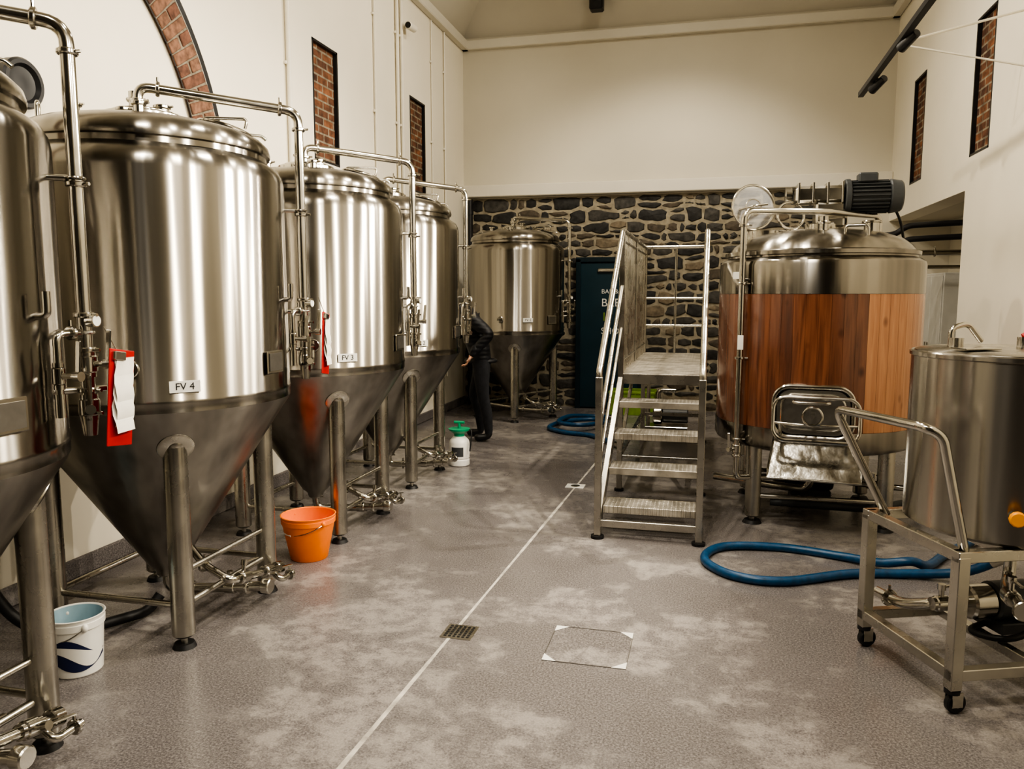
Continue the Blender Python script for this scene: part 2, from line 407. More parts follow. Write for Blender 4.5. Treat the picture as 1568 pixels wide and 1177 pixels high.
for k in range(len(rows) - 1):
    x = SX0; hgt = rows[k + 1] - rows[k]
    while x < SX1 - .03:
        w = random.choice([.10, .14, .18, .22, .27, .33, .4]) * random.uniform(.85, 1.15)
        if hgt > .16: w *= 1.15
        xe = min(x + w, SX1)
        if SX1 - xe < .07: xe = SX1
        parts = [(0, 1)]
        if hgt > .14 and random.random() < .35: q = random.uniform(.35, .65); parts = [(0, q), (q, 1)]
        sl0, sl1 = random.uniform(-.02, .02), random.uniform(-.02, .02)
        for (f0, f1) in parts:
            g = random.uniform(.007, .019); P = []
            def zz_(xx, f): return rl(k, xx) * (1 - f) + rl(k + 1, xx) * f
            xa, xb = x + g, xe - g; L = xb - xa
            if L < .02: continue
            nn_ = max(2, int(L / .06))
            j = lambda a=.009: random.uniform(-a, a)
            for i in range(nn_ + 1):
                xx = xa + L * i / nn_; cut = (.014 + abs(j(.016))) if i in (0, nn_) else 0
                P.append((xx + sl0 * (i == 0) + j(.005), zz_(xx, f0) + g + cut + j(.007)))
            P.append((xb + j(.012), (zz_(xb, f0) + zz_(xb, f1)) / 2 + j()))
            for i in range(nn_, -1, -1):
                xx = xa + L * i / nn_; cut = (.014 + abs(j(.016))) if i in (0, nn_) else 0
                P.append((xx + sl1 * (i == 0) + j(.005), zz_(xx, f1) - g - cut + j(.007)))
            P.append((xa + j(.012), (zz_(xa, f0) + zz_(xa, f1)) / 2 + j()))
            stone(P, random.choices([0, 1, 2, 3], [5, 5, 3, 1.3])[0])
        x = xe
me = bpy.data.meshes.new('stones'); me.from_pydata(verts, [], faces)
for m_ in STONES: me.materials.append(m_)
me.polygons.foreach_set('material_index', mids); me.update()
WB = empty('wall_back_stone', (0, 0, 0)); add('stones', me, WB)
b = B(); b.box(((SX0 - .2 + SX1) / 2, YB + .15, 1.515), (SX1 - SX0 + .2, .3, 3.03)); b.obj('mortar_core', [STMORTAR], WB)
random.seed(7)
b = B(); b.box((2.5, YB + .14, 1.515), (1.5, .28, 3.03)); b.obj('wall_back_pier', [PLASTER_B])
b = B(); b.box(((XL + XR) / 2, YB + .125, (3.03 + ZC) / 2), (XR - XL + .5, .25, ZC - 3.03)); b.obj('wall_back', [PLASTER_B])
b = B(); b.box(((XL + XR) / 2, YF - .125, ZC / 2), (XR - XL + .5, .25, ZC)); b.obj('wall_front', [DARKREFL])  # unseen wall, dark surface made up to darken the steel's reflections
b = B(); b.box(((XL + XR) / 2 + .25, (YF + YB) / 2, -.1), (XR - XL + 1.6, YB - YF + .6, .2)); b.obj('floor', [FLOOR])
b = B(); b.box(((XL + XR) / 2, (YF + YB) / 2, ZC + .1), (XR - XL + .6, YB - YF + .6, .2)); b.obj('ceiling', [CEIL])
b = B()
b.box((3.1, (8.15 + YB) / 2, 1.3), (.2, YB - 8.15, 2.6)); b.box((2.75, (8.15 + YB) / 2, 2.64), (.5, YB - 8.15, .1)); b.box((2.75, 8.05, 1.32), (.9, .2, 2.7))
b.obj('wall_right_recess', [PLASTER_B])
b = B()
def quad(*ps): b.face([b.bm.verts.new(p) for p in ps], 0)
quad((XL, YB, 5.3), (XR, YB, 5.3), (XR - .9, YB - .9, ZC), (XL + .9, YB - .9, ZC))
quad((XL, YF, 5.3), (XL, YB, 5.3), (XL + .9, YB - .9, ZC), (XL + .9, YF, ZC))
quad((XR, YB, 5.3), (XR, YF, 5.3), (XR - .9, YF, ZC), (XR - .9, YB - .9, ZC))
b.obj('ceiling_coving', [CEIL])
for nm, c, sz in [('trim_1', ((XL + XR) / 2, YB - .05, 5.19), (XR - XL, .1, .13)), ('trim_2', (XL + .05, (YF + YB) / 2, 5.19), (.1, YB - YF, .13)),
                  ('trim_3', (XR - .05, (YF + YB) / 2, 5.19), (.1, YB - YF, .13)), ('trim_4', ((XL + XR) / 2, YB - .06, 3.13), (XR - XL, .12, .17)),
                  ('baseboard_left', (XL + .012, (YF + YB) / 2, .06), (.024, YB - YF, .12))]:
    b = B(); b.box(c, sz, bev=.012)
    if nm == 'baseboard_left': b.obj(nm, [FLOOR])
    else: b.obj(nm, [TRIMM])
# added unseen for the steel to reflect: lockers on right wall, behind the photographer
e = empty('reflection_locker_row', (XR - .26, -.9, 0)); b = B()
for i in range(5):
    y = -1.5 + i * .75; b.box((0, y, 1.1), (.5, .73, 2.2), 0, bev=.01); b.box((-.255, y, 1.1), (.015, .68, 2.1), 0, bev=.005); b.cyl((-.28, y + .25, 1.0), (-.28, y + .25, 1.2), .008, 1)
b.obj('reflection_lockers', [REFL_LOCKER, PIPE], e)

# brick arch
b = B(); yc, zc, Ro = 3.4, 2.335, 1.89; Ri = 1.62; n = 64
for i in range(n):
    a = pi * (i + .5) / n
    M = Matrix.Rotation(a - pi / 2, 4, 'X')
    for (r0, r1) in ([(Ri, Ro)] if i % 2 else [(Ri, (Ri + Ro) / 2 - .006), ((Ri + Ro) / 2 + .006, Ro)]):
        rc = (r0 + r1) / 2 + random.uniform(-.006, .006)
        b.box((XL + .017, yc + rc * math.cos(a), zc + rc * math.sin(a)), (.03, pi * rc / n - .015, r1 - r0 - .012), random.choice([0, 1, 2]), M, .004)
def arcstrip(r0, r1, x, mi):
    segs = 60; pr = []
    for i in range(segs + 1):
        a = pi * i / segs; pr.append((b.bm.verts.new((x, yc + r0 * math.cos(a), zc + r0 * math.sin(a))), b.bm.verts.new((x, yc + r1 * math.cos(a), zc + r1 * math.sin(a)))))
    for p, q in zip(pr, pr[1:]): b.face([p[0], p[1], q[1], q[0]], mi)
arcstrip(Ri, Ro, XL + .022, 3); arcstrip(Ro, Ro + .045, XL + .03, 4); arcstrip(Ri - .012, Ri, XL + .026, 4)
b.obj('brick_arch', BRK + [MORTAR, BLACKPAINT])
# door
e = empty('door_1', (-1.36, YB - .09, 0))
b = B(); b.box((0, .0, 1.05), (.84, .05, 2.06), 0, bev=.004)
for x in (-.45, .45): b.box((x, 0, 1.07), (.07, .1, 2.14), 1, bev=.005)
b.box((0, 0, 2.13), (.97, .1, .07), 1, bev=.005)
b.box((.0, -.045, 1.98), (.35, .04, .05), 2, bev=.01); b.tube([(.34, -.03, 1.1), (.34, -.08, 1.1), (.24, -.08, 1.1)], .01, 2, .02)
b.box((.34, -.03, 1.08), (.05, .012, .18), 2, bev=.004)
b.obj('door_leaf', [TEAL, TEALD, PIPE], e)
for i, t in enumerate(['BAR &', 'BREW', '1', 'SHOP']):
    text(t, [.09, .16, .17, .13][i], e, (-.12, -.028, [1.68, 1.52, 1.32, 1.12][i]), (pi / 2, 0, 0), WHITE if i != 2 else LIME, 'door_lettering_%d' % i, 'LEFT')
# conduits left wall
e = empty('wall_conduits', (XL, 0, 0)); b = B()
for y, r, z0 in [(6.27, .02, 1.0), (8.1, .012, .8), (8.72, .02, .5), (8.85, .02, .5), (10.4, .012, .5), (9.9, .008, 2)]:
    b.cyl((r + .01, y, z0), (r + .01, y, 5.12), r, 0, seg=10)
    for z in (1.6, 2.6, 3.6, 4.6): b.box((.013, y, z), (.024, .07, .025), 0, bev=.003)
b.obj('pipes', [CONDUIT], e)
e = empty('security_camera', (XL, 8.95, 4.75)); b = B()
b.cyl((0.002, 0, 0), (.03, 0, 0), .05, 0, bev=.005); b.cyl((.02, 0, 0), (.12, 0, -.02), .015, 0); b.cyl((.12, -.12, -.04), (.12, .08, -.02), .045, 0, bev=.01); b.cyl((.12, -.125, -.04), (.12, -.12, -.04), .035, 1)
b.obj('camera_body', [CONDUIT, BLACK], e)
e = empty('black_downpipe', (XL + .12, YB - .1, 0)); b = B(); b.cyl((0, 0, 0), (0, 0, 3.02), .045, 0); [b.cyl((0, 0, z), (0, 0, z + .06), .055, 0) for z in (.8, 1.9, 2.8)]
b.obj('pipe', [BLACKPAINT], e)
e = empty('wall_speaker', (-1.55, 10.93, 5.52)); b = B()
b.box((0, -.06, 0), (.18, .18, .27), 0, bev=.02); b.cyl((0, -.15, .04), (0, -.16, .04), .06, 0, bev=.003); b.cyl((0, -.15, -.08), (0, -.16, -.08), .03, 0, bev=.003); b.tube([(0, .02, 0), (0, .2, .0)], .02, 0)
b.obj('cabinet', [BLACKPAINT], e)
e = empty('round_wall_speaker', (XL + .002, 3.5, 2.74)); b = B()
b.rev([(0, 0), (.13, 0), (.13, .05), (.12, .062), (.1, .062), (.085, .04), (.03, .035), (0, .04)], 0, 32, align((0, 0, 0), (1, 0, 0)))
b.obj('housing', [BLACKPAINT], e)

# floor markings
e = empty('floor_line', (0, 0, 0)); b = B()
p1, p2 = V((-1.32, -1, .001)), V((-1.03, 7.6, .001)); k = 40
L = []
for i in range(k + 1):
    p = p1.lerp(p2, i / k); w = .007 + random.random() * .004; L.append((b.bm.verts.new(p + V((-w, 0, 0))), b.bm.verts.new(p + V((w, 0, 0)))))
for p, q in zip(L, L[1:]): b.face([p[0], p[1], q[1], q[0]], 0)
LINE = mat('floor_joint_sealant', (.50, .47, .42), .7, var=.35, scale=12)
b.obj('sealant', [LINE], e)
e = empty('floor_drain', (-1.14, 3.51, 0)); b = B()
b.box((0, 0, .002), (.155, .155, .004), 0)
for i in range(6):
    for j in range(6): b.box((-.056 + .0225 * i, -.056 + .0225 * j, .0045), (.013, .013, .002), 1)
b.obj('grate', [FRAME, BLACK], e)
e = empty('floor_drain', (-1.07, 6.55, 0)); b = B(); b.box((0, 0, .003), (.16, .14, .006), 0, bev=.002); b.cyl((0, 0, .006), (0, 0, .008), .04, 1)
b.obj('cover', [WHITE, FRAME], e)
e = empty('floor_access_hatch', (-.5, 3.51, 0)); b = B()
b.box((0, 0, .0008), (.37, .37, .0016), 0)
h = .19
for sx in (-1, 1):
    b.box((sx * h, 0, .001), (.0025, 2 * h, .0025), 2); b.box((0, sx * h, .001), (2 * h, .0025, .0025), 2)
    for sy in (-1, 1):
        vs = [b.bm.verts.new((sx * h, sy * h, .003)), b.bm.verts.new((sx * (h - .065), sy * h, .003)), b.bm.verts.new((sx * h, sy * (h - .065), .003))]
        b.face(vs, 1)
b.obj('cover', [FLOOR, WHITE, DARKSTEEL], e)

# ------------------------------------------------------------------ fermenters
R = .65
def build_fermenter():
    b = B()
    prof = [(R * 1.0, 1.13), (R, 1.14), (R, 1.165), (R + .003, 1.17), (R + .003, 1.185), (R, 1.19), (R, 2.19), (R - .006, 2.225), (R - .025, 2.26), (R - .06, 2.285),
            (.575, 2.295), (.57, 2.30), (.57, 2.325), (.585, 2.33), (.588, 2.345), (.58, 2.375), (.55, 2.405), (.48, 2.435), (.38, 2.46), (.25, 2.478), (.1, 2.486), (0, 2.488)]
    b.rev(prof, 0, 96); body = b.mesh('jacket', [STEEL], 40)
    b = B()
    b.rev([(R, 1.13), (R - .012, 1.105), (.60, 1.05), (.115, .30), (.09, .26), (.06, .235), (.05, .2), (0, .2)], 0, 96); cone = b.mesh('cone', [CONE], 40)
    b = B()
    for sx in (-1, 1):
        for sy in (-1, 1):
            x, y = sx * .36, sy * .36
            b.cyl((x, y, .055), (x, y, .99), .053, 0, seg=28, bev=.01)
            b.cyl((x, y, .02), (x, y, .06), .016, 0); b.cyl((x, y, 0), (x, y, .022), .055, 1, r2=.045, seg=20)
            rd = V((sx, sy, 0)).normalized(); nrm = (rd * .84 + V((0, 0, -.54))).normalized(); cp = rd * .54 + V((0, 0, .955))
            A = align(cp - nrm * .012, nrm)
            b.rev([(0, .018), (.068, .018), (.080, .012), (.083, 0)], 0, 28, A)
            b.ell((x, y, .975), (.056, .056, .06), 0)
    fr = [(.36, .36), (-.36, .36), (-.36, -.36), (.36, -.36)]
    for i in range(4):
        p, q = fr[i], fr[(i + 1) % 4]
        b.cyl((p[0], p[1], .2), (q[0], q[1], .2), .016, 0, seg=12)
    b.cyl((.36, -.36, .36), (.36, .36, .36), .014, 0, seg=12)
    legs = b.mesh('legs', [FRAME, BLACK])
    b = B()
    b.cyl((0, 0, 2.48), (0, 0, 2.515), .19, 0, seg=40, bev=.006); b.cyl((0, 0, 2.515), (0, 0, 2.53), .15, 0, seg=40, bev=.004)
    b.cyl((-.07, .03, 2.52), (-.07, .03, 2.64), .028, 0); clamp(b, (-.07, .03, 2.6), (0, 0, 1), .04)
    b.cyl((.06, .06, 2.52), (.06, .06, 2.57), .03, 0); clamp(b, (.06, .06, 2.565), (0, 0, 1), .042)
    P = [(.02, -.06, 2.52), (.02, -.06, 2.64), (.63, .37, 2.58), (.63, .37, 1.27)]
    b.tube(P, .023, 0, .07, 16)
    d = (V(P[2]) - V(P[1])).normalized()
    clamp(b, (.02, -.06, 2.57), (0, 0, 1), .038); clamp(b, V(P[1]) + d * .09, d, .036); clamp(b, V(P[2]) - d * .09, d, .036)
    for z in (2.49, 2.06, 1.62, 1.5, 1.36, 1.28): clamp(b, (.63, .37, z), (0, 0, 1), .034)
    for z in (2.08, 1.56):
        b.tube([(.63, .37, z), (.53, .30, z)], .011, 0); b.torus((.63, .37, z), .027, .006, 0)
    valve(b, (.63, .37, 1.45), (0, 0, 1), (1, .2, 0)); valve(b, (.63, .37, 1.3), (0, 0, 1), (.7, -.7, 0))
    b.tube([(.63, .37, 1.56), (.63, .25, 1.56), (.63, .25, 1.36)], .013, 0, .03)
    clamp(b, (.63, .31, 1.56), (0, 1, 0), .024); valve(b, (.63, .25, 1.42), (0, 0, 1), (1, 0, 0), .02)
    b.cyl((.63, .25, 1.36), (.63, .25, 1.28), .017, 0); b.cyl((.63, .37, 1.27), (.63, .37, 1.2), .03, 0, r2=.022)
    b.tube([(.57, .31, 1.36), (.65, .43, 1.36)], .012, 0)
    b.cyl((.65, .37, 1.6), (.68, .37, 1.6), .022, 0, seg=18); b.cyl((.68, .37, 1.6), (.682, .37, 1.6), .018, 2, seg=18)
    # manway on dome
    c = V((.30, .20, 2.43)); nn = V((.22, .15, 1)).normalized()
    b.cyl(c - nn * .03, c + nn * .035, .125, 0, seg=32, bev=.004); b.cyl(c + nn * .04, c + nn * .055, .138, 0, seg=32, bev=.006)
    b.torus(c + nn * .045, .13, .006, 1, nn)
    b.tube([c + nn * .05 + V((-.1, -.06, 0)), c + nn * .10 + V((-.1, -.06, 0)), c + nn * .10 + V((.1, .02, 0)), c + nn * .05 + V((.1, .02, 0))], .008, 0, .03)
    b.tube([c + V((.12, .04, .02)), c + V((.17, .08, .02)), c + V((.19, .09, .0))], .008, 0, .02)
    for (x, y) in ((-.36, -.27), (.1, .45), (-.3, .3)):
        z = 2.43; t = V((-y, x, 0)).normalized() * .03
        b.tube([V((x, y, z)) - t, V((x, y, z + .11)) - t * .9, V((x, y, z + .11)) + t * .9, V((x, y, z)) + t], .009, 0, .03)
        b.box((x, y, z + .01), (.1, .1, .012), 0, bev=.003)
    for (x, y) in ((.2, -.28), (-.1, -.33), (.05, -.2)):
        b.cyl((x, y, 2.44), (x, y, 2.5), .022, 0); clamp(b, (x, y, 2.5), (0, 0, 1), .033)
    def onbody(az, z, rr=R): return V((rr * math.cos(math.radians(az)), rr * math.sin(math.radians(az)), z))
    n1 = onbody(-61, 0, 1)
    b.cyl(onbody(-61, 1.33), onbody(-61, 1.33) + n1 * .02, .04, 0, seg=24, bev=.004); b.cyl(onbody(-61, 1.33), onbody(-61, 1.33) + n1 * .09, .014, 0)
    b.tube([onbody(-61, 1.33) + n1 * .07 + V((0, 0, .03)), onbody(-61, 1.33) + n1 * .07, onbody(-61, 1.33) + n1 * .08 + V((0, 0, -.07))], .009, 0, .02)
    n2 = onbody(2, 0, 1)
    b._mbox(align(onbody(2, 1.32) + n2 * .006, n2), (.15, .11, .012), 0, .004); b._mbox(align(onbody(2, 1.32) + n2 * .014, n2), (.12, .085, .003), 3, 0)
    b.tube([(0, 0, .24), (0, 0, .11), (.28, .1, .11), (.5, .12, .13)], .026, 0, .07, 14)
    clamp(b, (0, 0, .2), (0, 0, 1), .042); clamp(b, (.12, .043, .11), (1, .35, 0), .04)
    valve(b, (.3, .105, .112), (1, .1, 0)); clamp(b, (.4, .112, .12), (1, .1, 0), .042); b.cyl((.48, .12, .13), (.53, .122, .13), .04, 0, bev=.005)
    b.tube([(.17, -.03, .36), (.3, -.1, .3), (.46, -.12, .24), (.46, .3, .16)], .02, 0, .05, 12)
    valve(b, (.46, -.02, .224), (0, 1, -.2), (0, .2, 1)); valve(b, (.46, .2, .18), (0, 1, -.2), (1, 0, .3)); b.cyl((.46, .28, .165), (.46, .33, .155), .036, 0, bev=.005)
    clamp(b, (.3, -.1, .3), (1, -.3, -.4), .036)
    b.tube([(.46, .24, .17), (.52, .24, .12), (.52, .36, .12)], .016, 0, .03); clamp(b, (.52, .33, .12), (0, 1, 0), .03)
    b.tube([(.6, .18, 1.62), (.66, .19, 1.62), (.66, .19, 1.7)], .012, 0, .02)
    fit = b.mesh('fittings', [PIPE, BLACK, WHITE, DARKSTEEL])
    b = B(); b._mbox(align((0, 0, 0), (0, -1, 0)), (.13, .052, .004), 0, .001); lab = b.mesh('label_plate', [WHITE])
    return body, cone, legs, fit, lab
FB = build_fermenter()
def fermenter(x, y, label, rz=0, sz=1):
    e = empty('fermentation_tank', (x, y, 0), rz); e.scale = (1, 1, sz)
    for d, n in zip(FB[:4], ('jacket', 'cone', 'legs', 'fittings')): add(n, d, e)
    az = math.radians(-42 if abs(rz) < .1 else -30); r = R + .007
    zl = 1.245 if abs(rz) < .1 else 1.32
    add('label_plate', FB[4], e, (r * math.cos(az), r * math.sin(az), zl), (0, 0, az + pi / 2))
    r += .003
    text(label, .044, e, (r * math.cos(az), r * math.sin(az), zl), (pi / 2, 0, az + pi / 2), INK, 'tank_label')
    return e
fermenter(-2.67, 1.85, 'FV 5', 0, .975); fermenter(-2.71, 3.41, 'FV 4'); fermenter(-2.71, 5.02, 'FV 3'); fermenter(-2.78, 6.52, 'FV 2')
fermenter(-2.50, 10.2, 'FV 1', math.radians(-32))

def clipboard(x, y, z, rz, h=.33, w=.16):
    e = empty('red_clipboard', (x, y, z), rz); b = B()
    M = Matrix.Rotation(math.radians(-8), 4, 'X')
    b.box((0, 0, -h / 2), (.006, w, h), 0, M, .002)
    for i in range(3):
        rows = []
        for j in range(9):
            t = j / 8; zz = -.03 - t * (h - .08 - .02 * i); xx = .006 + .002 * i + .018 * math.sin(t * 5 + i) ** 2 * t
            sh = math.tan(math.radians(8)) * (zz + h / 2)
            rows.append([b.bm.verts.new((xx, yy + sh + .008 * math.sin(t * 7 + i), zz)) for yy in (-w / 2 + .02, 0, w / 2 - .02)])
        for p, q in zip(rows, rows[1:]):
            for k in range(2): b.face([p[k], p[k + 1], q[k + 1], q[k]], 1)
    b.box((.008, -.01, -.02), (.02, .06, .03), 2, M, .003)
    b.tube([(0, 0, -.01), (-.02, -.04, .08)], .002, 2)
    b.obj('board', [RED, PAPER, PIPE], e)
clipboard(-1.955, 2.27, 1.46, math.radians(8), .33, .14); clipboard(-2.0, 3.86, 1.55, math.radians(12), .33, .13)

# black hose behind FV4/FV5
e = empty('black_hose', (0, 0, 0)); b = B()
b.tube([(-2.95, 2.45, .55), (-3.1, 2.6, .62), (-3.2, 2.78, .35), (-3.1, 2.85, .12), (-2.95, 2.95, .03), (-2.75, 3.3, .03), (-2.72, 3.36, .1)], .026, 0, .18, 14)
b.obj('hose', [BLACK], e)

# ------------------------------------------------------------------ buckets
def pail(name, x, y, r1, r2, h, m_out, m_in, label=None):
    e = empty(name, (x, y, 0)); b = B()
    b.rev([(0, 0), (r1 - .005, 0), (r1, .006), (r2 - .004, h - .05), (r2 + .002, h - .048), (r2 + .003, h - .02), (r2, h - .018), (r2 + .001, h - .006), (r2 + .006, h), (r2, h + .002), (r2 - .006, h - .003)], 0, 40)
    b.rev([(r2 - .006, h - .003), (r2 - .009, h - .05), (r1 - .004, .012), (0, .01)], 1, 40)
    a = math.radians(-30)
    c, s = math.cos(a), math.sin(a)
    for sg in (1, -1): b.ell((sg * c * (r2 + .004), sg * s * (r2 + .004), h - .035), (.014, .014, .018), 0)
    pts = []
    for i in range(17):
        t = pi * i / 16; lx = math.cos(t) * (r2 + .006); dz = -math.sin(t) * (h * .42); out = math.sin(t) * (r2 * .55)
        pts.append((lx * c + s * out * 1.6, lx * s - c * out * 1.6, h - .035 + dz * .6))
    b.sweep(pts, .0028, 2, 6); b.cyl(V(pts[7]), V(pts[9]), .008, 3, seg=8)
    if label:
        def at(z): return r1 + (r2 - r1) * z / h + .0015
        seg = 24; A0, A1 = math.radians(-110), math.radians(20); lo = []; hi = []; l2 = []; h2 = []
        for i in range(seg + 1):
            a_ = A0 + (A1 - A0) * i / seg; t = i / seg
            z0 = .03 + .05 * (1 - math.sin(t * pi)); z1 = h * (.52 + .16 * math.sin(t * 5))
            for L_, z_, dr in ((lo, z0, 0), (hi, z1, 0), (l2, z0 + .035 + .03 * math.sin(t * 6), .001), (h2, z0 + .06 + .05 * math.sin(t * 4), .001)):
                L_.append(b.bm.verts.new(((at(z_) + dr) * math.cos(a_), (at(z_) + dr) * math.sin(a_), z_)))
        for i in range(seg):
            b.face([lo[i], lo[i + 1], hi[i + 1], hi[i]], 4); b.face([l2[i], l2[i + 1], h2[i + 1], h2[i]], 5)
    b.obj('bucket', [m_out, m_in, PIPE, WHITE, BLUEP, WHITE], e)
pail('orange_bucket', -2.40, 4.34, .115, .165, .28, ORANGE, ORANGE)
pail('white_plastic_tub', -2.66, 2.74, .10, .115, .26, WHITE, PALEBLUE, True)

# sprayer bottle
e = empty('pump_sprayer', (-2.3, 7.12, 0)); b = B()
b.rev([(0, 0), (.088, 0), (.098, .01), (.098, .06), (.09, .07), (.098, .08), (.098, .22), (.09, .25), (.055, .285), (.045, .29), (.045, .3), (0, .3)], 0, 32)
b.rev([(.05, .285), (.052, .31), (.1, .345), (.105, .36), (.02, .362), (0, .362)], 1, 32)
b.cyl((0, 0, .36), (0, 0, .42), .014, 1); b.tube([(-.05, 0, .42), (.05, 0, .42)], .014, 1); b.tube([(.04, 0, .33), (.12, 0, .36), (.13, -.02, .3), (.12, -.05, .15)], .007, 2, .03)
b.rev([(.1, .1), (.1, .19)], 3, 10, None, math.radians(-120), math.radians(-50))
b.obj('bottle', [WHITE, GREEN, BLACK, MOTORGREY], e)

# ------------------------------------------------------------------ stairs & platform
e = empty('stair_platform', (0, 0, 0)); b = B()
x0, x1 = -.69, -.02; SY = [5.27, 5.58, 5.89, 6.20]; PY0, PY1 = 6.5, 8.9
for i, y in enumerate(SY):
    z = .2 * (i + 1)
    b.box(((x0 + x1) / 2, y + .12, z - .006), (x1 - x0 - .05, .25, .006), 2)
    b.box(((x0 + x1) / 2, y - .002, z - .024), (x1 - x0 - .05, .008, .05), 2, bev=.002); b.box(((x0 + x1) / 2, y + .246, z - .02), (x1 - x0 - .05, .006, .04), 0)
for x in (x0, x1):
    b.beam((x, 5.19, .1), (x, 6.5, .93), .04, .09, 0)
    b.beam((x, 5.17, .02), (x, 5.17, 1.1), .045, .045, 0)
    b.cyl((x, 5.17, 0), (x, 5.17, .02), .045, 1)
    b.tube([(x, 5.17, 1.08), (x, 5.17, 1.14), (x, PY0 + .0, 2.16), (x, PY1, 2.16), (x, PY1, 1.0)] if x == x0 else [(x, 5.17, 1.08), (x, 5.17, 1.14), (x, PY0, 2.16), (x, PY0, 1.0)], .022, 0, .05, 14)
    b.tube([(x, 5.17, .72), (x, PY0, 1.72)], .016, 0); b.tube([(x, 5.17, .45), (x, PY0, 1.38)], .012, 0)
    b.beam((x, PY0, 0.02), (x, PY0, 2.14 if x == x0 else .98), .045, .045, 0); b.beam((x, PY1, .02), (x, PY1, .98), .045, .045, 0)
    b.cyl((x, PY0, 0), (x, PY0, .02), .04, 1); b.cyl((x, PY1, 0), (x, PY1, .02), .04, 1)
    b.beam((x, PY0, .95), (x, PY1, .95), .04, .08, 0); b.beam((x, PY0, .3), (x, PY1, .3), .035, .035, 0)
    b.beam((x, PY0, .3), (x, PY0 + 1.2, .93), .03, .03, 0)
n = 20
for i in range(1, n):
    y = PY0 + (PY1 - PY0) * i / n; b.cyl((x0, y, .99), (x0, y, 2.15), .009, 0, seg=8)
b.cyl((x0, PY0, 1.1), (x0, PY1, 1.1), .012, 0); b.cyl((x0, PY0, 2.08), (x0, PY1, 2.08), .014, 0)
b.beam((x0, 7.7, 1.0), (x0, 7.7, 2.14), .035, .035, 0)
b.tube([(x0, PY1, 2.16), (x1, PY1, 2.16), (x1, PY1, 1.0)], .021, 0, .05, 14); b.cyl((x0, PY1, 1.6), (x1, PY1, 1.6), .014, 0); b.cyl((x0, PY1, 1.3), (x1, PY1, 1.3), .014, 0)
b.tube([(x1, PY1, 2.16), (x1, 7.6, 2.16), (x1, 7.6, 1.0)], .021, 0, .05, 14); b.cyl((x1, PY1, 1.6), (x1, 7.6, 1.6), .014, 0)
b.cyl(((x0 + x1) / 2, PY1, 1.0), ((x0 + x1) / 2, PY1, 2.15), .014, 0, seg=10)
for y in (PY0, PY1): b.beam((x0, y, .95), (x1, y, .95), .04, .08, 0)
b.beam((x0, PY1, .3), (x1, PY1, .3), .035, .035, 0); b.beam((x0, 5.19, .1), (x1, 5.19, .1), .03, .05, 0); b.cyl((x0, 6.5, .3), (x1, 6.5, .3), .014, 0)
b.box(((x0 + x1) / 2, (PY0 + PY1) / 2, .99), (x1 - x0 + .03, PY1 - PY0 + .04, .012), 2, bev=.003)
b.obj('frame', [FRAME, BLACK, TREAD], e)

# ------------------------------------------------------------------ timber clad brewing vessel
CX, CY, RT = .79, 6.25, .71
e = empty('timber_clad_brew_kettle', (CX, CY, 0))
b = B()
b.rev([(RT - .02, 1.64), (RT + .002, 1.65), (RT + .002, 1.85), (RT - .005, 1.875), (RT - .03, 1.895), (.655, 1.905), (.655, 1.915), (.675, 1.92), (.675, 1.945), (.655, 1.95),
       (.64, 1.955), (.62, 1.99), (.55, 2.04), (.42, 2.085), (.25, 2.11), (.1, 2.12), (0, 2.12)], 0, 96)
b.rev([(RT - .02, .73), (RT + .003, .72), (RT + .003, .60), (RT - .01, .575), (RT - .06, .555), (.3, .5), (0, .48)], 0, 96)
b.obj('steel_shell', [STEEL], e)
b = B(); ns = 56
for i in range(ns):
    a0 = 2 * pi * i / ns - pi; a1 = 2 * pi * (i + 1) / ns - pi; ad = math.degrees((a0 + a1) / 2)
    mi = random.choice([3, 4, 3]) if -68 < ad < 45 else random.choice([0, 1, 1, 2])  # light falling on the right side is put into paler stave colours
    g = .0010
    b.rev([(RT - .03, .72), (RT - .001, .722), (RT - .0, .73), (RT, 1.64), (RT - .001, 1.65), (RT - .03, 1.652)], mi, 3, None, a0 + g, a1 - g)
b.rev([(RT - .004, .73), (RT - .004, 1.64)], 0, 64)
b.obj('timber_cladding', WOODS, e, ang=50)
b = B()
for (x, y) in ((-.44, -.44), (.44, -.44), (.44, .44), (-.44, .44)):
    b.cyl((x, y, .05), (x, y, .58), .055, 0, seg=24, bev=.008); b.cyl((x, y, .02), (x, y, .06), .02, 0); b.cyl((x, y, 0), (x, y, .024), .07, 1, r2=.055)
z = .2
b.cyl((-.44, -.44, z), (.44, -.44, z), .018, 0); b.cyl((.44, -.44, z), (.44, .44, z), .018, 0); b.cyl((-.44, .44, z), (.44, .44, z), .018, 0)
b.obj('legs', [FRAME, BLACK], e)
b = B()
lp = V((-.565, -.50, 0))
b.tube([lp + V((0, 0, .42)), lp + V((0, 0, 2.22)), (.0, -.3, 2.22), (.42, .12, 2.22), (.42, .12, 2.06)], .022, 0, .07, 14)
for z in (2.12, 1.72, 1.2, .62, .5): clamp(b, lp + V((0, 0, z)), (0, 0, 1), .035)
b.tube([lp + V((0, 0, 1.75)), (-.5, -.44, 1.75)], .012, 0); b.tube([lp + V((0, 0, .66)), (-.5, -.44, .66)], .012, 0)
valve(b, lp + V((0, 0, .55)), (0, 0, 1), (-.7, -.7, 0)); b.tube([lp + V((0, 0, .42)), lp + V((.0, .0, .34)), lp + V((.3, .1, .34))], .022, 0, .05)
b.cyl((-.03, -.38, 2.06), (-.03, -.38, 2.18), .03, 0); clamp(b, (-.03, -.38, 2.14), (0, 0, 1), .045)
b.cyl((0, 0, 2.1), (0, 0, 2.16), .12, 0, seg=32, bev=.006)
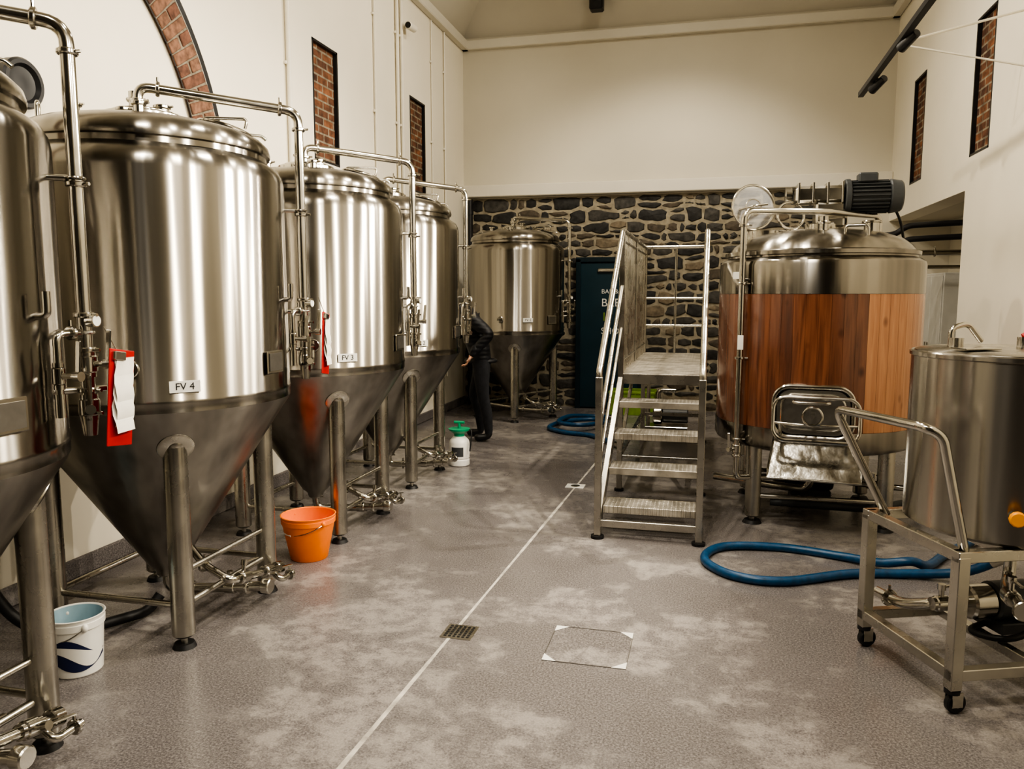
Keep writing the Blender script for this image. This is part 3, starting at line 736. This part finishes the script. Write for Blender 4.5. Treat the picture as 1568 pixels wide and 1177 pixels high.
b.cyl((.3, -.25, 2.07), (.3, -.25, 2.14), .05, 0, seg=24); b.cyl((.3, -.25, 2.14), (.3, -.25, 2.155), .065, 0, seg=24, bev=.004)
b.tube([(.1, -.45, 2.05), (.1, -.45, 2.11), (.24, -.48, 2.11), (.24, -.48, 2.04)], .01, 0, .03)
hc = V((-.38, .1, 2.07)); b.cyl(hc - V((0, 0, .06)), hc + V((0, 0, .05)), .17, 0, seg=36, bev=.005)
lc = hc + V((-.1, -.05, .23)); ld = V((.35, -.9, .1))
b.torus(lc, .165, .009, 0, ld, 40); b.torus(lc, .06, .005, 0, ld, 24)
b.tube([hc + V((-.15, .08, .05)), hc + V((-.15, .08, .14)), lc + V((.0, .02, 0))], .012, 0, .04); b.tube([lc + V((-.1, -.04, -.02)), lc + V((0, -.09, 0)), lc + V((.1, .01, .02))], .009, 0, .04)
b.rev([(0, -.002), (.16, -.002), (.16, .002), (0, .002)], 3, 40, align(lc, ld))
b.torus(hc + V((.16, -.16, .15)), .10, .01, 0, (.3, -.9, .2), 32); b.cyl(hc + V((.16, -.16, .02)), hc + V((.16, -.16, .06)), .03, 0)
zz = -.03
b.box((.05, .02, 2.25 + zz), (.2, .2, .18), 0, bev=.015)
b.box((-.02, .02, 2.40 + zz), (.34, .17, .12), 0, bev=.02); b.cyl((-.21, .02, 2.40 + zz), (-.26, .02, 2.40 + zz), .06, 0, seg=24, bev=.006)
for x in (-.17, -.07, .03, .13): b.box((x, .02, 2.41 + zz), (.015, .2, .15), 0, bev=.003)
b.cyl((.15, .02, 2.38 + zz), (.19, .02, 2.38 + zz), .13, 2, seg=32, bev=.006)
b.cyl((.19, .02, 2.38 + zz), (.46, .02, 2.38 + zz), .1, 2, seg=32, bev=.006)
for i in range(24):
    a = 2 * pi * i / 24; b.box((.32, .02 + .108 * math.cos(a), 2.38 + zz + .108 * math.sin(a)), (.25, .007, .024), 2, Matrix.Rotation(a - pi / 2, 4, 'X'))
b.cyl((.45, .02, 2.38 + zz), (.54, .02, 2.38 + zz), .122, 2, r2=.11, seg=32, bev=.01); b.cyl((.54, .02, 2.38 + zz), (.545, .02, 2.38 + zz), .08, 4)
b.box((.30, .0, 2.51 + zz), (.13, .12, .07), 2, bev=.01)
b.tube([(.30, .07, 2.48), (.44, .2, 2.47), (.6, .3, 2.2), (.66, .3, 1.9)], .01, 1, .06)
n = V((-.82, -.57, 0)); b._mbox(align(V((-.60, -.385, 1.78)), n), (.08, .05, .004), 4, .001)
b._mbox(align(V((-.565, -.53, 1.31)), (0, -1, 0)), (.04, .1, .003), 4, .001)
b.obj('fittings', [PIPE, BLACK, MOTORGREY, GLASS, WHITE], e)
to = V((-.125, -.992, 0)); rt = V((.992, -.125, 0))
b = B()
def loc(u, d, z): return rt * u + to * d + V((0, 0, z))
def rrect(w, h, r, cz, d, n=8, tilt=0, cu=0):
    out = []
    for (sx, sz, a0) in ((1, 1, 0), (-1, 1, pi / 2), (-1, -1, pi), (1, -1, 3 * pi / 2)):
        for i in range(n + 1):
            a = a0 + pi / 2 * i / n
            uu = sx * (w / 2 - r) + r * math.cos(a); zz = sz * (h / 2 - r) + r * math.sin(a)
            out.append(loc(uu + cu, d + tilt * zz, cz + zz))
    return out
b.sweep(rrect(.50, .34, .1, .86, .74), .016, 0, 10, closed=True); b.sweep(rrect(.50, .34, .1, .86, .70), .016, 0, 10, closed=True)
A = rrect(.48, .32, .1, .86, .66); C = rrect(.48, .32, .1, .86, .75)
va = [b.bm.verts.new(p) for p in A]; vc_ = [b.bm.verts.new(p) for p in C]
for i in range(len(A)): j = (i + 1) % len(A); b.face([va[i], va[j], vc_[j], vc_[i]], 0)
b.face([b.bm.verts.new(p) for p in rrect(.46, .30, .095, .86, .745)], 1)
b.sweep(rrect(.40, .24, .08, .86, .76), .008, 0, 8, closed=True)
b.sweep(rrect(.53, .28, .08, .83, .86, tilt=-.25, cu=.02), .013, 0, 10, closed=True)
b.tube([loc(-.25, .86, .80), loc(-.1, .91, .80), (loc(.12, .91, .80)), loc(.27, .86, .80)], .01, 0, .05)
for u in (-.2, .22): b.tube([loc(u, .72, .72), loc(u, .84, .70), loc(u, .88, .8)], .012, 0, .03)
b.tube([loc(-.12, .88, .95), loc(-.12, .95, .95), loc(.1, .95, .95), loc(.1, .88, .95)], .011, 0, .03)
b.cyl(loc(0, .76, .86), loc(0, .93, .86), .014, 0); b.torus(loc(0, .93, .86), .06, .009, 0, to)
T0 = [(-.24, .72, .66), (.27, .72, .66), (.31, .93, .44), (-.27, .93, .44)]
f = [b.bm.verts.new(loc(*p)) for p in T0]; b.face(f, 2)
for (p, q) in ((0, 3), (1, 2)):
    a_, c_ = T0[p], T0[q]
    f = [b.bm.verts.new(loc(a_[0], a_[1], a_[2])), b.bm.verts.new(loc(c_[0], c_[1], c_[2])), b.bm.verts.new(loc(c_[0], c_[1], c_[2] + .07)), b.bm.verts.new(loc(a_[0], a_[1], a_[2] + .07))]; b.face(f, 2)
b.tube([loc(-.27, .93, .44), loc(.31, .93, .44)], .008, 0)
b.obj('side_manway', [PIPE, DARKSTEEL, mat('scuffed_chute_steel', (.40, .385, .35), .22, 1, var=.25, scale=9, rvar=.08, bump=.25, bdist=.02)], e)
b = B()
b.tube([(0, 0, .5), (0, 0, .16), (-.3, .1, .16), (-.7, .3, .16)], .03, 0, .08); b.tube([(.2, -.2, .5), (.2, -.2, .28), (.6, -.3, .28)], .022, 0, .06)
b.cyl((-.15, .25, .2), (.2, .25, .2), .09, 1, seg=24, bev=.01); b.cyl((-.15, .25, .2), (-.25, .25, .2), .07, 0, seg=24, bev=.01); b.box((.03, .25, .06), (.3, .2, .12), 1, bev=.01)
valve(b, (-.4, .14, .16), (-1, .35, 0)); valve(b, (.4, -.25, .28), (1, -.25, 0))
b.tube([(-.3, -.2, .1), (.4, -.25, .1), (.8, .1, .1)], .03, 1, .15)
b.obj('pump_and_pipework', [PIPE, MOTORGREY], e)

# pump skid behind stairs
e = empty('transfer_pump', (-.45, 9.5, 0)); b = B()
b.box((0, 0, .06), (.5, .3, .04), 0, bev=.005)
for sx in (-.2, .2):
    for sy in (-.1, .1): b.cyl((sx, sy - .012, .025), (sx, sy + .012, .025), .025, 1)
b.cyl((-.05, 0, .2), (.25, 0, .2), .09, 2, seg=24, bev=.01); b.cyl((-.05, 0, .2), (-.16, 0, .2), .11, 0, seg=28, bev=.015); b.tube([(-.16, 0, .2), (-.26, 0, .2), (-.26, 0, .4)], .025, 0, .05); b.tube([(-.1, 0, .3), (-.1, 0, .5), (.1, 0, .5)], .025, 0, .05)
b.box((.1, 0, .32), (.12, .1, .08), 2, bev=.01); b.tube([(-.22, -.13, .08), (-.22, -.13, .8), (-.22, .13, .8), (-.22, .13, .08)], .014, 0, .06)
b.obj('pump', [PIPE, BLACK, MOTORGREY], e)
e = empty('lime_green_crate', (-.98, 10.85, 0)); b = B()
w, d, h = .6, .36, .33
b.box((0, 0, .01), (w, d, .02), 0, bev=.004)
for s in (-1, 1):
    b.box((0, s * d / 2, h / 2), (w, .015, h), 0, bev=.004); b.box((s * w / 2, 0, h / 2), (.015, d, h), 0, bev=.004)
    b.box((0, s * (d / 2 + .008), h - .02), (w + .03, .02, .03), 0, bev=.004); b.box((s * (w / 2 + .008), 0, h - .02), (.02, d + .03, .03), 0, bev=.004)
for i in range(6): b.box((-w / 2 + w * (i + .5) / 6, -d / 2 - .01, h / 2), (.015, .012, h - .05), 0)
b.obj('crate', [LIME], e)

# ------------------------------------------------------------------ hoses
def smooth_path(P, n=10):
    P = [V(p) for p in P]; out = []
    for i in range(len(P) - 1):
        p0 = P[max(i - 1, 0)]; p1 = P[i]; p2 = P[i + 1]; p3 = P[min(i + 2, len(P) - 1)]
        for k in range(n):
            t = k / n
            out.append(.5 * ((2 * p1) + (-p0 + p2) * t + (2 * p0 - 5 * p1 + 4 * p2 - p3) * t * t + (-p0 + 3 * p1 - 3 * p2 + p3) * t ** 3))
    out.append(P[-1]); return out
def hose(name, P, r):
    e = empty(name, (0, 0, 0)); b = B(); pts = smooth_path(P)
    b.sweep(pts, r, 0, 14)
    for a_, c_ in ((pts[0], pts[1]), (pts[-1], pts[-2])):
        d = (c_ - a_).normalized(); b.cyl(a_ - d * .03, a_ + d * .07, r * 1.15, 1, bev=.003); b.cyl(a_ - d * .045, a_ - d * .03, r * 1.35, 1, bev=.003)
    b.obj('hose', [BLUEHOSE, PIPE], e)
z = .027
hose('blue_hose', [(1.62, 4.72, .2), (1.45, 4.82, .07), (1.15, 4.84, z), (.84, 4.76, z), (.45, 4.54, z), (.17, 4.58, z), (.02, 4.83, z), (.14, 5.1, z), (.5, 5.17, z), (.85, 5.08, z), (1.05, 4.95, z + .02), (1.2, 4.9, .085), (1.32, 5.0, z + .01), (1.5, 5.3, z), (1.75, 5.6, .04)], .027)
hose('blue_hose', [(-.9, 8.3, .04), (-1.25, 8.85, z), (-1.6, 9.0, z), (-1.85, 9.3, z), (-1.75, 9.8, z), (-1.4, 10.05, z), (-1.2, 9.7, z + .03), (-1.45, 9.25, .08), (-1.75, 9.4, .08), (-1.7, 9.9, .08), (-1.45, 10.3, z), (-1.15, 10.2, .04)], .027)

# ------------------------------------------------------------------ wheeled vessel
e = empty('wheeled_steel_vessel', (1.306, 3.727, 0), math.radians(21.9))
b = B(); r = .39
b.rev([(0, .665), (r - .02, .665), (r, .68), (r, 1.385), (r + .008, 1.39), (r + .008, 1.405), (r, 1.41), (r - .01, 1.405)], 0, 72)
b.rev([(r - .01, 1.405), (r - .012, 1.412), (r - .03, 1.418), (.1, 1.425), (0, 1.426)], 0, 72)
b.obj('vessel', [STEELB], e, (-.05, 0, 0))
b = B(); hx, hy = .475, .30
for sx in (-1, 1):
    for sy in (-1, 1):
        b.beam((sx * hx, sy * hy, .1), (sx * hx, sy * hy, .64), .05, .05, 0)
        b.cyl((sx * hx, sy * hy, .085), (sx * hx, sy * hy, .1), .03, 1)
        for q in (-.022, .022): b.box((sx * hx + .01, sy * hy + q, .062), (.045, .004, .06), 2)
        b.cyl((sx * hx + .015, sy * hy - .015, .042), (sx * hx + .015, sy * hy + .015, .042), .042, 1, seg=24, bev=.006); b.cyl((sx * hx + .015, sy * hy - .02, .042), (sx * hx + .015, sy * hy + .02, .042), .014, 2)
for z in (.64, .16):
    for s in (-1, 1):
        b.beam((-hx - .025, s * hy, z), (hx + .025, s * hy, z), .045, .045, 0); b.beam((s * hx, -hy, z), (s * hx, hy, z), .045, .045, 0)
b.beam((-.1, -hy, .16), (-.1, hy, .16), .04, .04, 0); b.beam((.2, -hy, .64), (.2, hy, .64), .04, .04, 0); b.beam((-.25, -hy, .64), (-.25, hy, .64), .04, .04, 0)
b.obj('cart_frame', [FRAME, BLACK, PIPE], e)
b = B()
b.tube([(-hx + .06, hy - .03, .64), (-.65, .34, 1.13), (-.66, -.29, 1.15), (-.60, -.32, 1.12), (-hx + .03, -hy + .02, .64)], .019, 0, .07, 14)
b.tube([(-.2, .2, 1.42), (-.2, .2, 1.5), (-.12, .2, 1.52), (-.05, .2, 1.44)], .012, 0, .03); b.cyl((-.22, .14, 1.42), (-.22, .14, 1.46), .03, 0)
b.tube([(.02, -.15, 1.42), (.02, -.15, 1.49), (.22, -.12, 1.49), (.22, -.12, 1.42)], .011, 0, .03)
b.box((-.3, -.08, 1.43), (.16, .1, .006), 0, bev=.002); b.cyl((-.02, .0, 1.42), (-.02, .0, 1.47), .02, 0); b.tube([(-.02, 0, 1.47), (.04, -.03, 1.51)], .014, 1); b.ell((.01, -.02, 1.495), (.03, .03, .02), 1)
b.tube([(.0, 0, .66), (.0, 0, .42), (-.1, -.1, .42), (-.22, -.34, .42)], .025, 0, .06); valve(b, (-.16, -.2, .42), (-.4, -.9, 0)); clamp(b, (-.22, -.34, .42), (-.4, -.9, 0), .042)
b.cyl((-.27, -.30, .8), (-.305, -.365, .8), .018, 0); b.cyl((-.30, -.36, .8), (-.312, -.382, .8), .03, 2, seg=12, bev=.005)
b.cyl((-.05, .05, .3), (.3, .05, .3), .085, 3, seg=24, bev=.01); b.cyl((-.05, .05, .3), (-.16, .05, .3), .075, 0, seg=24, bev=.01); b.box((.1, .05, .2), (.3, .18, .05), 3, bev=.005)
b.tube([(-.16, .05, .3), (-.3, .05, .3), (-.36, .2, .24), (-.38, .36, .24)], .025, 0, .06); valve(b, (-.28, .05, .3), (1, 0, 0)); clamp(b, (-.37, .28, .24), (0, 1, 0), .04)
b.tube([(.1, -.1, .25), (-.1, -.15, .2), (-.2, .0, .19), (.15, .15, .19), (.35, 0, .19)], .014, 4, .1)
b.obj('handle_and_fittings', [PIPE, RED, YELLOW, MOTORGREY, BLACK], e)

# ------------------------------------------------------------------ right side wall pipes and track light
e = empty('wall_service_pipes', (0, 0, 0)); b = B()
for z in (2.36, 2.22):
    b.tube([(2.98, 9.0, z + .03), (2.2, 9.0, z), (1.98, 9.0, z - .01), (1.86, 9.0, z - .10), (1.3, 9.0, z - .12)], .03, 0, .06)
b.tube([(2.98, 9.2, 2.08), (1.3, 9.2, 2.08)], .03, 1); [clamp(b, (x, 9.2, 2.08), (1, 0, 0), .045, 1) for x in (1.9, 2.3)]
b.tube([(2.98, 9.2, 1.93), (2.1, 9.2, 1.93), (2.1, 9.2, .8)], .02, 1)
b.box((2.7, 9.1, 2.57), (.04, .3, .02), 1); b.cyl((2.7, 9.0, 2.2), (2.7, 9.0, 2.57), .008, 1); b.cyl((2.7, 9.2, 2.05), (2.7, 9.2, 2.57), .008, 1)
b.obj('pipes', [BLACKPAINT, PIPE], e)
e = empty('steel_cabinet', (2.72, 9.9, 0)); b = B(); b.box((0, 0, .95), (.5, .9, 1.86), 0, bev=.01); b.box((-.255, -.22, 1), (.012, .42, 1.7), 0, bev=.005); b.box((-.255, .22, 1), (.012, .42, 1.7), 0, bev=.005)
for y in (-.05, .05): b.cyl((-.28, y, .9), (-.28, y, 1.1), .008, 1)
for sx in (-.2, .2):
    for sy in (-.4, .4): b.cyl((sx, sy, 0), (sx, sy, .03), .02, 1)
b.obj('cabinet', [mat('pale_enamel', (.55, .54, .50), .35, var=.05), PIPE], e)

e = empty('track_light', (1.28, 5.2, 0)); b = B()
b.beam((.02, -1.4, 3.50), (-.05, 2.35, 3.36), .045, .045, 0)
for y, zz in ((-1.1, 3.5), (-.1, 3.46), (.9, 3.42), (1.9, 3.38)):
    b.cyl((0, y, zz), (0, y, zz - .05), .012, 0); d = V((-.35, .7, -.3)); p = V((0, y, zz - .05))
    b.cyl(p - d.normalized() * .09, p + d.normalized() * .08, .03, 0, r2=.036, seg=20, bev=.006)
for y in (-.6, 1.3):
    b.tube([(0, y, 3.47), (.96, y + .35, 3.75)], .009, 1); b.tube([(0, y, 3.47), (.96, y - .1, 3.2)], .007, 1)
b.obj('track', [BLACKPAINT, CONDUIT], e)

# ------------------------------------------------------------------ person
def build_person(loc_, rz):
    e = empty('man_in_black_jacket', loc_, rz)
    vs = []; rad = []; ed = []
    def vtx(p, r, par=None):
        vs.append(p); rad.append(r if isinstance(r, tuple) else (r, r))
        if par is not None: ed.append((par, len(vs) - 1))
        return len(vs) - 1
    pel = vtx((0, 0, .98), (.16, .14)); sp1 = vtx((-.04, 0, 1.13), (.165, .14), pel); ch = vtx((-.14, 0, 1.33), (.19, .15), sp1)
    nb = vtx((-.25, 0, 1.46), (.10, .10), ch); nk = vtx((-.31, 0, 1.515), (.062, .062), nb)
    for s, elb, wr in ((-1, (.10, -.30, 1.21), (-.09, -.31, 1.0)), (1, (-.25, .32, 1.2), (-.48, .2, 1.10))):
        shp = V((-.16, s * .2, 1.42))
        sh = vtx(tuple(shp), .09, ch); m1 = vtx(tuple((shp + V(elb)) / 2), .078, sh)
        el = vtx(elb, .070, m1); m2 = vtx(tuple((V(elb) + V(wr)) / 2), .06, el); w = vtx(wr, .045, m2)
        hp = vtx((.0, s * .095, .88), .11, pel); th = vtx((-.02 - .02 * s, s * .11, .68), .092, hp)
        kn = vtx((-.04 - .06 * s, s * .13, .49), .07, th); cf = vtx((.01 - .05 * s, s * .14, .32), .066, kn)
        an = vtx((.03 - .05 * s, s * .15, .1), .05, cf); he = vtx((.02 - .05 * s, s * .15, .052), .048, an); to_ = vtx((-.14 - .05 * s, s * .165, .045), .042, he)
    me = bpy.data.meshes.new('body_skel'); me.from_pydata(vs, ed, []); o = bpy.data.objects.new('tmp', me); S.collection.objects.link(o)
    sk = o.modifiers.new('Skin', 'SKIN')
    for i, sv in enumerate(me.skin_vertices[0].data): sv.radius = rad[i]; sv.use_root = (i == 0)
    sb = o.modifiers.new('Sub', 'SUBSURF'); sb.levels = 2; sb.render_levels = 2
    dg = bpy.context.evaluated_depsgraph_get(); nm = bpy.data.meshes.new_from_object(o.evaluated_get(dg)); bpy.data.objects.remove(o)
    nm.name = 'clothed_body'; nm.materials.clear()
    for m_ in (JACKET, TROUSER, SHOE, SKIN): nm.materials.append(m_)
    for p in nm.polygons:
        p.use_smooth = True; c = p.center
        arm = abs(c.y) > .2 and c.z > .95
        if c.z < .085: p.material_index = 2
        elif c.z > 1.5 and abs(c.y) < .1 and c.x < -.26: p.material_index = 3
        elif c.z > .90 or arm: p.material_index = 0
        else: p.material_index = 1
    add('clothed_body', nm, e)
    b = B()
    b.torus((-.01, 0, .90), .165, .022, 0, (0, 0, 1), 32, 10, (1, .85)); b.torus((-.27, 0, 1.485), .075, .025, 0, (-.5, 0, 1), 24, 10)
    b.obj('jacket_trim', [JACKET], e)
    b = B(); M = Matrix.Rotation(math.radians(-30), 4, 'Y'); hc = V((-.375, 0, 1.615))
    def H(x, y, z): return hc + M @ V((x, y, z))
    b.limb([H(.01, 0, -.13), H(.0, 0, -.04)], [.055, .055], 0)
    b.ell(H(0, 0, 0.02), (.098, .076, .105), 0, M, 28, 20); b.ell(H(-.03, 0, -.045), (.062, .055, .068), 0, M)
    b.limb([H(-.095, 0, .02), H(-.115, 0, -.012)], [.009, .014], 0); b.ell(H(-.112, .009, -.02), (.009, .007, .006), 0, M); b.ell(H(-.112, -.009, -.02), (.009, .007, .006), 0, M)
    b.ell(H(-.09, 0, -.052), (.009, .024, .005), 3, M); b.ell(H(-.09, 0, -.06), (.009, .02, .005), 3, M)
    for s in (-1, 1):
        b.ell(H(-.086, s * .031, .012), (.012, .014, .01), 2, M); b.ell(H(-.096, s * .031, .012), (.004, .006, .006), 1, M)
        b.ell(H(-.088, s * .031, .034), (.01, .02, .004), 1, M); b.ell(H(.005, s * .078, .0), (.02, .01, .032), 0, M); b.torus(H(.005, s * .084, .0), .018, .005, 0, (0, s, 0), 16, 6, (1, 1.5))
    b.ell(H(.018, 0, .045), (.1, .083, .098), 1, M, 28, 20)
    b.ell(H(-.03, 0, .1), (.075, .068, .04), 1, M)
    b.obj('head', [SKIN, HAIR, EYEW, mat('lips', (.45, .17, .14), .5)], e)
    b = B()
    for wr, d, side in ((V((-.09, -.31, 1.0)), V((-.5, 0, -.85)), -1), (V((-.48, .2, 1.10)), V((-.95, -.1, -.15)), 1)):
        d = d.normalized(); x = V((0, 1, 0)); x = (x - d * x.dot(d)).normalized(); nrm = d.cross(x)
        if nrm.x > 0: nrm = -nrm
        x = nrm.cross(d)
        b.limb([wr - d * .03, wr + d * .03], [.03, .028], 0)
        pc = wr + d * .065; Mx = Matrix((x, nrm, d)).transposed()
        b.ell(pc, (.042, .017, .05), 0, Mx, 20, 14)
        pn = -nrm
        for k, (off, L) in enumerate(((-.031, .062), (-.0105, .075), (.0105, .07), (.031, .055))):
            p0 = pc + d * .035 + x * off; p1 = p0 + d * L * .5; p2 = p1 + (d * .8 + pn * -.5).normalized() * L * .38; p3 = p2 + (d * .45 + pn * -.85).normalized() * L * .3
            b.limb([p0, p1, p2, p3], [.0095, .009, .0083, .007], 0)
        t0 = pc - d * .02 + x * side * -.03; t1 = t0 + (d * .6 + x * side * -.8).normalized() * .035; t2 = t1 + (d * .95 + x * side * -.2 - pn * .4).normalized() * .03
        b.limb([t0, t1, t2], [.013, .0105, .008], 0)
        b.limb([wr - d * .06, wr - d * .005], [.05, .045], 1)
    b.obj('hands', [SKIN, JACKET], e)
    return e
build_person((-2.47, 8.5, 0), math.radians(14))

# ------------------------------------------------------------------ lights
def area(loc_, size, power, col=(1, .92, .79), target=None, sy=None):
    l = bpy.data.lights.new('lamp', 'AREA'); l.energy = power; l.size = size; l.color = col
    if sy: l.shape = 'RECTANGLE'; l.size_y = sy
    o = bpy.data.objects.new('ceiling_lamp', l); S.collection.objects.link(o); o.location = loc_
    if target is not None: o.rotation_euler = (V(target) - V(loc_)).to_track_quat('-Z', 'Y').to_euler()
    return o
def spot(loc_, target, power, ang=70, col=(1, .91, .76), rad=.05):
    l = bpy.data.lights.new('spot', 'SPOT'); l.energy = power; l.spot_size = math.radians(ang); l.spot_blend = .6; l.color = col; l.shadow_soft_size = rad
    o = bpy.data.objects.new('spot_lamp', l); S.collection.objects.link(o); o.location = loc_
    o.rotation_euler = (V(target) - V(loc_)).to_track_quat('-Z', 'Y').to_euler()
for x, y, p in ((-.6, 0.5, 90), (-.6, 4.2, 70), (-.6, 8.0, 60)):
    area((x, y, 5.9), .4, p)
for y, p in ((4.1, 160), (5.1, 220), (6.1, 260), (7.1, 180)):
    spot((1.05, y, 3.2), (-2.6, y - .6, .8), p, 95, rad=.035)
for y in (.4, 2.2):
    spot((1.6, y, 3.6), (-2.6, y + 1.2, 1.4), 190, 95, rad=.04)
for y in (1.0, 3.0, 5.0, 7.0):
    spot((-1.4, y, 4.9), (2.0, y + .8, 1.2), 150, 100)
for y in (2.0, 5.0, 8.0):
    spot((.2, y, 4.9), (-3.5, y + .6, 3.4), 155, 110)
spot((-.4, 8.6, 4.6), (-.6, 11.3, 1.2), 170, 110)
spot((-.6, 1.2, 4.6), (1.2, 3.7, 1.0), 130, 60)  # added fill without a fixture, brightens the wheeled vessel
w = bpy.data.worlds.new('world'); S.world = w; w.use_nodes = True
w.node_tree.nodes['Background'].inputs[0].default_value = (.9, .85, .75, 1); w.node_tree.nodes['Background'].inputs[1].default_value = .05

# ------------------------------------------------------------------ camera
cam = bpy.data.cameras.new('camera'); co = bpy.data.objects.new('camera', cam); S.collection.objects.link(co)
cam.sensor_width = 36; cam.lens = 27.55; cam.clip_start = .05
co.location = (0, 0, 1.65); co.rotation_euler = (math.radians(90 - 6.6), 0, math.radians(14))
S.camera = co
